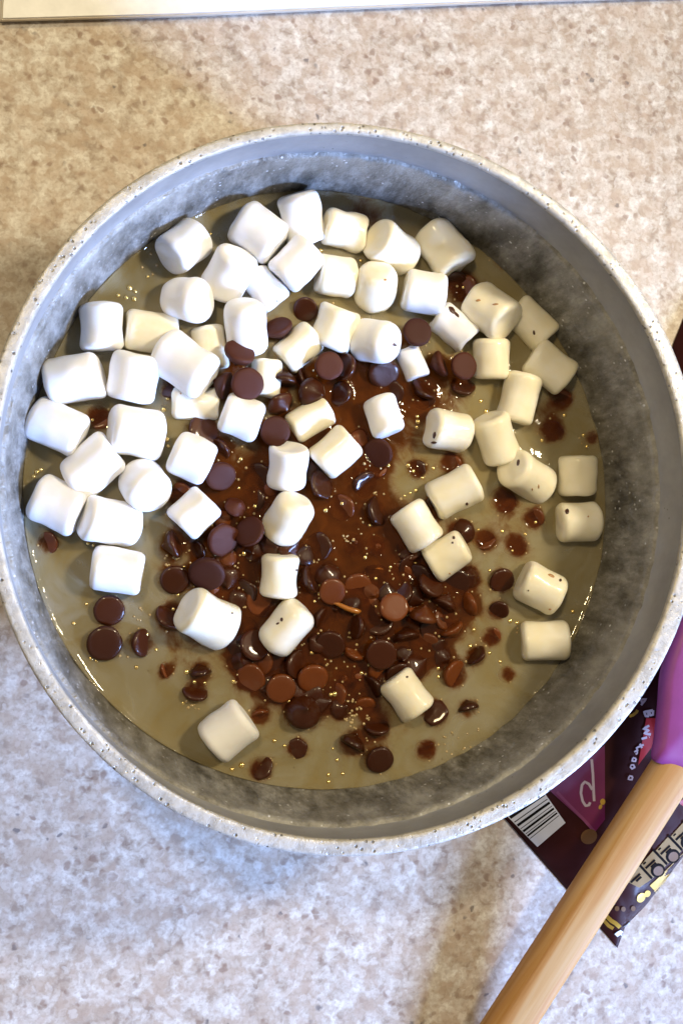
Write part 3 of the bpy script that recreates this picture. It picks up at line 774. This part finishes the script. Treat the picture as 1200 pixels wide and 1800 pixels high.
def height_at(x, y, r, rl):
    dw = max(0.0, rl - r)
    h = 0.15 * (1 + 0.5 * noise.noise(Vector((x * 1.3, y * 1.3, 9)))) * math.exp(-dw / 0.16)
    for cx, cy, rr in marsh_pts:
        d = math.hypot(x - cx, y - cy)
        if d < rr + 0.5: h += 0.028 * math.exp(-abs(d - rr) / 0.08)
    for cx, cy, rr, z, fin in chip_pts:
        d = math.hypot(x - cx, y - cy)
        if d < rr + 0.4: h += (0.026 if z > -.08 else 0.012) * math.exp(-abs(d - rr) / 0.07)
    return min(h, 0.2) + 0.012 * noise.noise(Vector((x * 0.9, y * 0.9, 3)))


NR, NT = 140, 320
vs, fs, melt = [], [], []
vs.append(W((0, 0, ZL))); melt.append(melt_at(0, 0))
for i in range(1, NR + 1):
    for k in range(NT):
        t = 2 * math.pi * k / NT
        rl = four(FL, t) + 0.035
        q = i / NR
        q = q * (1.45 - 0.45 * q)
        r = rl * q
        x, y = r * math.cos(t), r * math.sin(t)
        vs.append(W((x, y, ZL - 0.05 + height_at(x, y, r, rl)))); melt.append(melt_at(x, y))
for k in range(NT): fs.append((0, 1 + k, 1 + (k + 1) % NT))
for i in range(NR - 1):
    for k in range(NT):
        a = 1 + i * NT + k; b_ = 1 + i * NT + (k + 1) % NT
        fs.append((a, a + NT, b_ + NT, b_))
base = 1 + (NR - 1) * NT
for zz, dr in ((ZL - 0.9, -0.24), (ZL - 1.9, -0.72)):
    for k in range(NT):
        t = 2 * math.pi * k / NT; r = four(FL, t) + dr
        vs.append(W((r * math.cos(t), r * math.sin(t), zz))); melt.append(0.0)
    for k in range(NT):
        a = base + k; b_ = base + (k + 1) % NT
        fs.append((a, a + NT, b_ + NT, b_))
    base += NT
fs.append(tuple(base + k for k in range(NT))[::-1])
syrup = empty('syrup', W((0, 0, ZL)))
tag(syrup, 'milky brown syrup with melting chocolate filling the pot', 'syrup')
body = mesh_obj('syrup_surface', vs, fs, M_liq, syrup)
at = body.data.attributes.new('melt', 'FLOAT', 'POINT')
at.data.foreach_set('value', melt)

# ------------------------------------------------------------------ bubbles on the syrup
M_bub = simple('gold_glint_bubble', (0.92, 0.68, 0.28), 0.20, metal=0.9)  # gold metal colour stands in for the lamp glints on the bubbles
BUB = [(423, 807, 9), (419, 843, 5), (420, 858, 6), (448, 890, 8), (403, 907, 7), (638, 770, 7), (601, 885, 7), (572, 897, 8), (650, 923, 6), (293, 893, 5), (803, 503, 5), (814, 505, 6), (844, 705, 8), (854, 723, 9),
       (733, 732, 7), (734, 741, 8), (732, 751, 7), (992, 730, 7), (952, 774, 8), (1025, 765, 8), (1031, 785, 8), (761, 823, 8), (717, 818, 8), (682, 818, 7), (726, 828, 7), (742, 840, 7), (730, 862, 8), (720, 867, 6), (711, 872, 6), (704, 877, 5),
       (840, 931, 6), (882, 934, 6), (922, 939, 6), (941, 918, 6), (900, 968, 6), (640, 815, 5), (697, 1069, 9), (730, 990, 6), (686, 997, 6), (660, 1017, 7), (724, 1052, 7), (860, 1003, 6), (1006, 1075, 8),
       (429, 973, 8), (441, 983, 8), (324, 996, 6), (313, 1046, 7), (305, 1071, 7), (562, 1028, 6), (562, 1044, 7), (553, 1057, 6), (562, 1083, 8), (412, 1139, 8), (422, 1148, 7), (410, 1198, 8), (548, 1147, 7), (582, 1132, 7),
       (642, 980, 7), (661, 1017, 6), (635, 1183, 8), (619, 1110, 6), (508, 1233, 7), (588, 1220, 9), (581, 1221, 7), (328, 1181, 8), (661, 1066, 6), (687, 1145, 8), (720, 1160, 6), (770, 1175, 7), (770, 1190, 7), (826, 1136, 7), (835, 1134, 5), (853, 1136, 5), (860, 1148, 7),
       (832, 1107, 8), (878, 1163, 6), (896, 1092, 9), (908, 1095, 7), (909, 1105, 5), (908, 1112, 5), (425, 1345, 10), (408, 1352, 8), (482, 1302, 8), (500, 1311, 7), (577, 1362, 7), (577, 1374, 7), (592, 1336, 6), (585, 1316, 6), (602, 1360, 6),
       (152, 1062, 6), (130, 1096, 7), (200, 1108, 7), (258, 1115, 7), (240, 1173, 7), (275, 1142, 6), (225, 1155, 5), (211, 1153, 5), (190, 1158, 5), (170, 1162, 6), (160, 1158, 6), (346, 1222, 9), (322, 1236, 7), (360, 1200, 6), (342, 1199, 6),
       (155, 955, 7), (165, 958, 6), (300, 905, 6), (163, 738, 6), (295, 700, 6), (288, 720, 9), (294, 772, 8), (296, 784, 6), (60, 838, 8), (65, 830, 8), (72, 826, 7), (228, 506, 9), (238, 512, 7), (208, 519, 7), (222, 523, 7), (236, 525, 8), (260, 486, 6), (268, 482, 5), (250, 470, 5), (276, 466, 5), (265, 446, 5),  # the trio by the left wall stands in for a meniscus glint
       (520, 550, 9), (568, 534, 5), (585, 533, 5), (635, 560, 5), (507, 412, 6), (563, 440, 7), (632, 436, 6), (634, 458, 6), (370, 411, 6)]
rb = random.Random(5)
for cx, cy, n_, sp in ((612, 1245, 26, 24), (628, 1262, 16, 20), (340, 1230, 14, 18), (300, 985, 12, 14), (300, 900, 6, 12), (250, 1080, 6, 14), (470, 1345, 12, 14), (795, 1310, 10, 24), (835, 1300, 8, 20), (620, 940, 12, 16), (700, 1030, 8, 24), (560, 1160, 10, 26), (660, 880, 8, 20), (440, 800, 8, 30), (610, 1130, 10, 20), (745, 1050, 7, 16)):
    for _ in range(n_):
        a = rb.uniform(0, 6.283); BUB.append((cx + sp * math.cos(a) * rb.uniform(.5, 1.1), cy + sp * math.sin(a) * rb.uniform(.5, 1.1), rb.uniform(2.5, 5)))
for (x, y, r, *_r) in CHIPS:
    for _ in range(2):
        a = rb.uniform(0, 6.283); BUB.append((x + r * 1.02 * math.cos(a), y + r * 1.02 * math.sin(a), rb.uniform(2.2, 4.5)))
syrup_bvh = BVHTree.FromPolygons([W((0, 0, ZL)) * 0 + v for v in vs], [f for f in fs if len(f) < 5])
chip_mesh_bvh = [(o, bvh_of(o)) for o in C.objects if o.name.startswith('chocolate_chip')]
marsh_bvh = [(o, bvh_of(o)) for o in marsh_objs]
bv_, bf_ = [], []
fv_, ff_ = [], []
for x, y, d in BUB:
    org, dr = cam_ray(x, y)
    h = syrup_bvh.ray_cast(org, dr)
    if h[0] is None: continue
    P, N = h[0], h[1]
    skip = False
    for o, bt in marsh_bvh:
        if (o.location - P).length < 0.02:
            h2 = bt.ray_cast(org, dr)
            if h2[0] is not None and h2[3] < h[3] + 0.0005: skip = True; break
    if skip: continue
    for o, bt in chip_mesh_bvh:
        if (o.location - P).length < 0.012:
            h2 = bt.ray_cast(org, dr)
            if h2[0] is not None and h2[3] < (P - org).length: P, N = h2[0], h2[1]
    if N.z < 0: N = -N
    R = d / 2 / PXCM * S * rb.uniform(1.0, 1.3)
    qn = N.to_track_quat('Z', 'Y')
    VV, FF = (bv_, bf_) if d >= 5.2 else (fv_, ff_)
    b0 = len(VV)
    sq = rb.uniform(.55, .85)
    for ri in range(4):
        el = math.pi / 2 * ri / 4
        for k in range(8):
            t = 2 * math.pi * k / 8
            VV.append(P + qn @ Vector((R * math.cos(el) * math.cos(t), R * math.cos(el) * math.sin(t), R * sq * math.sin(el) - 0.15 * R)))
    VV.append(P + qn @ Vector((0, 0, R * sq * 0.97 - .15 * R)))
    for ri in range(3):
        for k in range(8):
            a = b0 + ri * 8 + k; b1 = b0 + ri * 8 + (k + 1) % 8
            FF.append((a, b1, b1 + 8, a + 8))
    for k in range(8): FF.append((b0 + 24 + k, b0 + 24 + (k + 1) % 8, b0 + 32))
mesh_obj('bubbles', bv_, bf_, M_bub, syrup)['kind'] = 'stuff'
mesh_obj('froth', fv_, ff_, simple('cream_froth', (0.42, 0.31, 0.15), 0.18, coat=0.6), syrup)['kind'] = 'stuff'

# a strand of amber caramel in the pool
cv, cf = [], []
CP = [unproj(x, y, ZL + 0.13) for x, y in ((586, 1060), (594, 1062), (602, 1066), (611, 1070), (620, 1073), (629, 1075), (634, 1074))]
for i, p in enumerate(CP):
    dv = (CP[min(i + 1, 6)] - CP[max(i - 1, 0)]).normalized(); s1 = dv.cross(Vector((0, 0, 1)))
    for k in range(10):
        a = 2 * math.pi * k / 10; R = (0.02, .06, .075, .08, .09, .085, .03)[i]
        cv.append(W(p + s1 * R * math.cos(a) + Vector((0, 0, R * math.sin(a)))))
for i in range(6):
    for k in range(10): cf.append((i * 10 + k, i * 10 + (k + 1) % 10, i * 10 + 10 + (k + 1) % 10, i * 10 + 10 + k))
cf += [tuple(range(10))[::-1], tuple(60 + k for k in range(10))]
mesh_obj('caramel_strand', cv, cf, simple('amber_caramel', (0.36, 0.13, 0.018), 0.3, coat=0.4), syrup)

# ------------------------------------------------------------------ open book at the back
M_page = simple('white_paper', (0.84, 0.835, 0.81), 0.6)
M_edge = simple('page_edges', (0.66, 0.58, 0.46), 0.7)
book = tag(empty('open_book', W((0, 20, -H))), 'white paged book lying at the back edge of the counter', 'book')
for i in range(6):
    z0 = -H + 0.02 + i * 0.085; z1 = z0 + (0.062 if i < 5 else 0.07)
    off = [0, 2.5, 1.0, 4.0, 2.2, 6.0][i]
    f = [unproj(-2 + i * 1.5, 37.5 - off, z1), unproj(300, 29.5 - off, z1), unproj(600, 16.5 - off, z1), unproj(900, 4.5 - off, z1), unproj(1250, -6 - off, z1)]
    top = [Vector((p.x, p.y, z1)) for p in f]; back = [Vector((p.x + 0.4, p.y + 14, z1)) for p in f]
    v_ = [W(p) for p in top + back] + [W((p.x, p.y, z0)) for p in top + back]
    k_ = len(f); f_ = []
    for q in range(k_ - 1):
        f_ += [(q, q + 1, k_ + q + 1, k_ + q), (2 * k_ + q + 1, 2 * k_ + q, 3 * k_ + q, 3 * k_ + q + 1), (q + 1, q, 2 * k_ + q, 2 * k_ + q + 1), (k_ + q, k_ + q + 1, 3 * k_ + q + 1, 3 * k_ + q)]
    f_ += [(0, k_, 3 * k_, 2 * k_), (2 * k_ - 1, k_ - 1, 3 * k_ - 1, 4 * k_ - 1)]
    mesh_obj('page', v_, f_, M_page if i in (1, 3, 5) else M_edge, book, smooth=False)

# ------------------------------------------------------------------ bag of chocolate chips
M_film = simple('dark_brown_film', (0.032, 0.0065, 0.006), 0.5, coat=0.04, spec=0.08)
M_mag = simple('magenta_print', (0.13, 0.009, 0.058), 0.30, coat=0.3)
M_magline = simple('pale_magenta_line', (0.19, 0.04, 0.11), 0.35)
M_white = simple('white_label', (0.62, 0.62, 0.65), 0.45)
M_black = simple('black_print', (0.010, 0.008, 0.008), 0.9, spec=0.05)
M_cream = simple('cream_panel', (0.25, 0.175, 0.085), 0.7, spec=0.1)
M_gold = simple('gold_print', (0.62, 0.38, 0.06), 0.30, metal=0.6)
M_tan = simple('tan_print', (0.13, 0.062, 0.022), 0.55, spec=0.15)
M_red = simple('red_print', (0.30, 0.008, 0.010), 0.35, coat=0.3)
M_let = simple('lilac_lettering', (0.42, 0.33, 0.36), 0.5)


def poly_at(pts, t):
    n_ = len(pts) - 1
    q = min(max(t, 0), 1) * n_; i = min(int(q), n_ - 1); f = q - i
    return pts[i] * (1 - f) + pts[i + 1] * f


ZT = -H + 0.04
Lp = [unproj(884, 1436, ZT), Vector((9.3, -9.0, ZT)), Vector((11.1, -6.0, ZT)), Vector((11.9, -2.0, ZT)), Vector((12.4, 1.5, ZT)), unproj(1176, 632, ZT), unproj(1182, 605, ZT), unproj(1203, 553, ZT), unproj(1245, 470, ZT)]
Rp = [unproj(1084, 1666, ZT), unproj(1098, 1628, ZT), unproj(1135, 1590, ZT), unproj(1202, 1502, ZT), unproj(1330, 1330, ZT), unproj(1400, 1100, ZT), unproj(1440, 850, ZT), unproj(1430, 650, ZT), unproj(1380, 480, ZT)]
NU, NV = 60, 130
bvv, bff = [], []
for j in range(NV + 1):
    v = j / NV
    a, b_ = poly_at(Lp, v), poly_at(Rp, v)
    for i in range(NU + 1):
        u = i / NU
        p = a * (1 - u) + b_ * u
        wid = (b_ - a).length; du = min(u, 1 - u) * wid; dv = min(v * 24, (1 - v) * 20)
        hh = 1.25 * (1 - math.exp(-du / 0.9)) * (1 - math.exp(-dv / 1.6))
        wr = noise.noise(Vector((p.x * 0.5, p.y * 0.5, 1))) * 0.30 + abs(noise.noise(Vector((p.x * 0.9 + p.y * 0.5, p.y * 0.35, 4)))) * 0.25 - 0.1
        hh = max(0.02, hh * (1 + 0.4 * wr) + 0.02 * min(1, du) * noise.noise(Vector((p.x * 2.6, p.y * 2.6, 7))))
        bvv.append(W((p.x, p.y, ZT + hh)))
for j in range(NV):
    for i in range(NU):
        a = j * (NU + 1) + i
        bff.append((a, a + 1, a + NU + 2, a + NU + 1))
nb = len(bvv)
rim_i = [i for i in range(NU + 1)] + [j * (NU + 1) + NU for j in range(1, NV + 1)] + [NV * (NU + 1) + i for i in range(NU - 1, -1, -1)] + [j * (NU + 1) for j in range(NV - 1, 0, -1)]
for i in rim_i: bvv.append(Vector((bvv[i].x, bvv[i].y, 0.0003)))
m_ = len(rim_i)
for k in range(m_): bff.append((rim_i[(k + 1) % m_], rim_i[k], nb + k, nb + (k + 1) % m_))
bff.append(tuple(nb + k for k in range(m_))[::-1])
bag = tag(empty('chip_bag', W((14, -4, -H))), 'dark brown chocolate chip bag lying under the spatula beside the pot', 'bag')
film = mesh_obj('film', bvv, bff, M_film, bag)
bag_bvh = BVHTree.FromPolygons(bvv, bff)


def on_bag(x, y, off=0.015):
    org, dr = cam_ray(x, y)
    h = bag_bvh.ray_cast(org, dr)
    if h[0] is None:
        p = W(unproj(x, y, ZT + 0.02)); h = bag_bvh.find_nearest(p)
    n_ = h[1] if h[1].z > 0 else -h[1]
    return h[0] + n_ * (off + 0.016) * S


def decal_quad(name, c, mat, off=0.015, nu=8, nv=8):
    """c: four photo corners in order; laid on the film as a thin conforming print"""
    c = [Vector((a, b2)) for a, b2 in c]
    v_, f_ = [], []
    for j in range(nv + 1):
        for i in range(nu + 1):
            u, w_ = i / nu, j / nv
            p = (c[0] * (1 - u) + c[1] * u) * (1 - w_) + (c[3] * (1 - u) + c[2] * u) * w_
            v_.append(on_bag(p.x, p.y, off))
    for j in range(nv):
        for i in range(nu):
            a = j * (nu + 1) + i
            f_.append((a, a + 1, a + nu + 2, a + nu + 1))
    return mesh_obj(name, v_, f_, mat, bag)


def decal_disc(name, x, y, w_, h_, ang, mat, off=0.02, parent=None):
    a = math.radians(ang); v_ = [on_bag(x, y, off)]; f_ = []
    for q in (0.5, 1.0):
        for k in range(16):
            t = 2 * math.pi * k / 16; u = math.cos(t) * w_ / 2 * q; s_ = math.sin(t) * h_ / 2 * q
            v_.append(on_bag(x + u * math.cos(a) - s_ * math.sin(a), y - u * math.sin(a) - s_ * math.cos(a), off))
    for k in range(16):
        f_.append((0, 1 + k, 1 + (k + 1) % 16)); f_.append((1 + k, 17 + k, 17 + (k + 1) % 16, 1 + (k + 1) % 16))
    return mesh_obj(name, v_, f_, mat, bag)


def decal_stroke(name, strokes, w_, mat, off=0.02):
    v_, f_ = [], []
    for pts in strokes:
        P = []
        for (x0, y0), (x1, y1) in zip(pts[:-1], pts[1:]):
            n_ = max(1, int(math.hypot(x1 - x0, y1 - y0) / 3))
            P += [(x0 + (x1 - x0) * q / n_, y0 + (y1 - y0) * q / n_) for q in range(n_)]
        P.append(pts[-1])
        b0 = len(v_)
        for i, (x, y) in enumerate(P):
            xa, ya = P[max(0, i - 1)]; xb, yb = P[min(len(P) - 1, i + 1)]
            dx, dy = xb - xa, yb - ya; l = math.hypot(dx, dy) or 1
            v_.append(on_bag(x - dy / l * w_ / 2, y + dx / l * w_ / 2, off)); v_.append(on_bag(x + dy / l * w_ / 2, y - dx / l * w_ / 2, off))
        for i in range(len(P) - 1): f_.append((b0 + 2 * i, b0 + 2 * i + 1, b0 + 2 * i + 3, b0 + 2 * i + 2))
    return mesh_obj(name, v_, f_, mat, bag)


decal_quad('magenta_panel', [(960, 1385), (1062, 1310), (1062, 1440), (1045, 1462)], M_mag, .010, 14, 14)
decal_stroke('panel_line', [[(978, 1392), (1000, 1415), (1025, 1440), (1044, 1462)]], 5, M_magline, .018)
decal_disc('tan_spot', 1034, 1470, 30, 26, 30, M_tan, .02)
decal_quad('barcode_label', [(886, 1430), (952, 1388), (993, 1446), (944, 1488)], M_white, .012, 10, 10)
for (f0, f1) in ((.10, .17), (.26, .28), (.34, .40), (.46, .475), (.52, .57), (.615, .63), (.66, .70), (.75, .765)):
    a0, a1 = Vector((886, 1430)), Vector((944, 1488)); b0_, b1_ = Vector((952, 1388)), Vector((993, 1446))
    q0, q1, q2, q3 = a0.lerp(a1, f0), b0_.lerp(b1_, f0), b0_.lerp(b1_, f1), a0.lerp(a1, f1)
    decal_quad('barcode_bar', [q0.lerp(q1, .02), q1.lerp(q0, .03), q2.lerp(q3, .03), q3.lerp(q2, .02)], M_black, .022, 8, 1)
decal_stroke('script_letter', [[(1039, 1335), (1041, 1360), (1042, 1385), (1043, 1408)], [(1040, 1388), (1034, 1378), (1027, 1374), (1022, 1380), (1020, 1394), (1023, 1408), (1028, 1416), (1034, 1415), (1036, 1410)]], 4.5, M_let)
decal_stroke('gold_ornament', [[(1105, 1259), (1111, 1257), (1117, 1252), (1119, 1248)]], 5, M_gold)
decal_disc('gold_ornament', 1058, 1409, 9, 11, 0, M_gold); decal_disc('gold_ornament', 1054, 1418, 6, 9, -20, M_gold)
decal_quad('red_panel', [(1134, 1262), (1152, 1262), (1150, 1305), (1120, 1345)], M_red, .012, 8, 8)
# small lilac lettering running down the film beside the spatula
L_ = {
 'A': [[(-5, 6), (0, -7), (5, 6)], [(-3, 2), (3, 2)]],
 'B': [[(-4, -7), (-4, 7), (3, 6), (4, 2), (-4, 0), (3, -2), (3, -6), (-4, -7)]],
 'w': [[(-7, -5), (-3.5, 5), (0, -3), (3.5, 5), (7, -5)]], 'i': [[(0, -4), (0, 5)], [(0, -8), (0, -7)]],
 't': [[(0, -8), (0, 5), (3, 5)], [(-4, -3), (4, -3)]], 'h': [[(-4, -8), (-4, 5)], [(-4, -1), (0, -3), (4, 0), (4, 5)]],
 'o': [[(0, -4), (4, 0), (0, 5), (-4, 0), (0, -4)]], 'a': [[(4, -4), (4, 5)], [(4, -3), (-2, -3), (-4, 1), (-1, 5), (4, 3)]],
}
for ch, x, y, ang, sc_, wd in (('A', 1128, 1232, 60, 1.0, 3.5), ('B', 1139, 1254, 80, 1.1, 4.5), ('w', 1135, 1284, 80, 1.15, 4), ('i', 1131, 1297, 75, 1.1, 4), ('t', 1122, 1312, 65, 1.05, 3.5), ('h', 1117, 1322, 62, .6, 3), ('o', 1113, 1335, 62, .95, 3), ('a', 1110, 1347, 62, .85, 3), ('o', 1107, 1367, 62, 1.0, 3)):
    a = math.radians(ang); ca, sa = math.cos(a), math.sin(a)
    decal_stroke('letter', [[(x + (px_ * ca - py_ * sa) * sc_, y + (px_ * sa + py_ * ca) * sc_) for px_, py_ in st] for st in L_[ch]], wd, M_let)
# the face right of the handle: cream nutrition panels, gold band, gold rings
ax = Vector((0.725, -0.689)); ay = Vector((0.689, 0.725)) * 1.0   # along / across the panel row, photo directions


def pp(o, u, v): return (o[0] + ax.x * u + ay.x * v, o[1] + ax.y * u + ay.y * v)


o0 = (1098, 1541)
for k in range(5):
    u0, u1 = k * 36 - 4, k * 36 + 30
    decal_quad('nutrition_panel', [pp(o0, u0, 3 if k else 6), pp(o0, u1, 0), pp(o0, u1, 34), pp(o0, u0 + (8 if k == 0 else 0), 34 if k else 30)], M_cream, .014)
    decal_stroke('divider', [[pp(o0, u1 + 2, -2), pp(o0, u1 + 2, 33)]], 4.5, M_black, .024)
    if k: decal_disc('guide_circle', *pp(o0, u0 + 17, 30), 26, 24, 45, M_black, .020); decal_disc('guide_circle', *pp(o0, u0 + 17, 31), 18, 16, 45, M_tan, .026)
    for rr_ in ((5, 6, 12), (13, 4, 26), (18, 12, 24)):
        decal_stroke('small_print', [[pp(o0, u0 + rr_[1], rr_[0]), pp(o0, u0 + rr_[2], rr_[0])]], 4 if rr_[0] > 5 else 3, M_black, .022)
decal_quad('red_corner', [(1190, 1410), (1215, 1392), (1225, 1410), (1200, 1418)], M_red, .022)
decal_stroke('gold_lettering_band', [[(1144, 1560), (1160, 1545), (1178, 1527), (1205, 1500), (1235, 1468)]], 11, M_gold, .018)
for q in range(16):
    t = q / 15; x = 1148 + t * 62; y = 1566 - t * 62
    decal_stroke('gold_letter', [[(x, y), (x + 4, y - 5)], [(x + 2, y + 2), (x + 5, y + 1)]], 2.5, M_gold, .02)
decal_disc('gold_dot', 1125, 1577, 13, 18, -35, M_gold); decal_disc('gold_dot', 1136, 1570, 10, 12, -35, M_gold)
for x, y in ((1083, 1596), (1094, 1597), (1111, 1596)): decal_disc('gold_dot', x, y, 8, 9, 0, M_tan)
decal_stroke('gold_ring', [[(1064, 1608), (1073, 1617), (1081, 1622), (1088, 1629)]], 7, M_gold); decal_stroke('gold_ring', [[(1061, 1617), (1069, 1626), (1077, 1631)]], 6, M_gold)
M_shine = simple('painted_edge_shine', (0.75, 0.78, 0.85), 0.25, coat=0.5)
decal_stroke('edge_shine', [[(1081, 1643), (1088, 1637), (1093, 1642)], [(1096, 1630), (1106, 1623), (1112, 1622)], [(1116, 1618), (1121, 1612)]], 7, M_shine, .03)  # pale strokes paint the shine along the bag's edge

# ------------------------------------------------------------------ spatula
M_sil = simple('purple_silicone', (0.235, 0.042, 0.19), 0.42, spec=0.4)
p0 = unproj(1196, 1330, -6.0); p1 = unproj(850, 1868, -7.75)
spat = tag(empty('spatula', W(((p0.x + p1.x) / 2, (p0.y + p1.y) / 2, -H))), 'spatula with purple silicone head and wooden handle resting on the bag', 'spatula')
d = (p1 - p0).normalized(); L0 = (p1 - p0).length
q = d.to_track_quat('Z', 'Y')
sd = Vector((0, 0, 1)).cross(d).normalized(); upv = d.cross(sd).normalized()
hv, hf = [], []
NS, NK = 40, 28
for i in range(NS + 1):
    t = i / NS; s_ = t * (L0 + 1.0)
    endr = min(1, math.sqrt(max(0.0, (NS - i) / 2.0)) if i > NS - 2 else 1)
    wdt = (0.76 + 0.06 * t) * endr; thk = 0.50 * endr
    if i == 0: wdt *= .94; thk *= .9
    for k in range(NK):
        a = 2 * math.pi * k / NK; ca, sa = math.cos(a), math.sin(a)
        cx = math.copysign(abs(ca) ** 0.62, ca) * wdt; cy = math.copysign(abs(sa) ** 0.72, sa) * thk
        hv.append((sd * cx + upv * cy + d * s_))
for i in range(NS):
    for k in range(NK):
        a = i * NK + k; b_ = i * NK + (k + 1) % NK
        hf.append((a, b_, b_ + NK, a + NK))
hf.append(tuple(range(NK))[::-1]); hf.append(tuple(NS * NK + k for k in range(NK)))
# handle is modelled along its own axis so the grain runs lengthwise
M3 = Matrix((sd, upv, d)).transposed()
Mi = M3.inverted()
ho = mesh_obj('handle', [Mi @ v * S for v in hv], hf, M_wood, spat, True, W(p0) - spat.location)
ho.rotation_mode = 'QUATERNION'; ho.rotation_quaternion = M3.to_quaternion()
outl = [(1146, 1334), (1150, 1300), (1154, 1262), (1157, 1225), (1160, 1190), (1168, 1155), (1180, 1122), (1198, 1082), (1222, 1045), (1262, 1010), (1330, 1000), (1400, 1040), (1420, 1120), (1390, 1210), (1340, 1290), (1280, 1350), (1235, 1375), (1205, 1362), (1170, 1346)]
cen = unproj(1270, 1190, -5.8)
hv, hf = [], []
rings = [(0.0, 0.44), (0.55, 0.42), (0.86, 0.36), (0.95, 0.27), (1.0, 0.10), (1.0, -0.10), (0.95, -0.27), (0.86, -0.36), (0.0, -0.44)]
oc = [unproj(x, y, -5.8) for x, y in outl]
fine = []
for i in range(len(oc)):
    a, b_, c_, e_ = oc[i - 1], oc[i], oc[(i + 1) % len(oc)], oc[(i + 2) % len(oc)]
    for k in range(4):
        t = k / 4
        fine.append(0.5 * ((2 * b_) + (c_ - a) * t + (2 * a - 5 * b_ + 4 * c_ - e_) * t * t + (3 * b_ - a - 3 * c_ + e_) * t ** 3))
nf_ = len(fine)
for q_, z_ in rings:
    for p in fine:
        v = cen + (p - cen) * q_
        hv.append(W((v.x, v.y, -5.8 + z_ + 0.03 * noise.noise(Vector((v.x * .6, v.y * .6, 0))))))
for i in range(len(rings) - 1):
    for k in range(nf_):
        a = i * nf_ + k; b_ = i * nf_ + (k + 1) % nf_
        hf.append((a, a + nf_, b_ + nf_, b_))
mesh_obj('head', hv, hf, M_sil, spat)
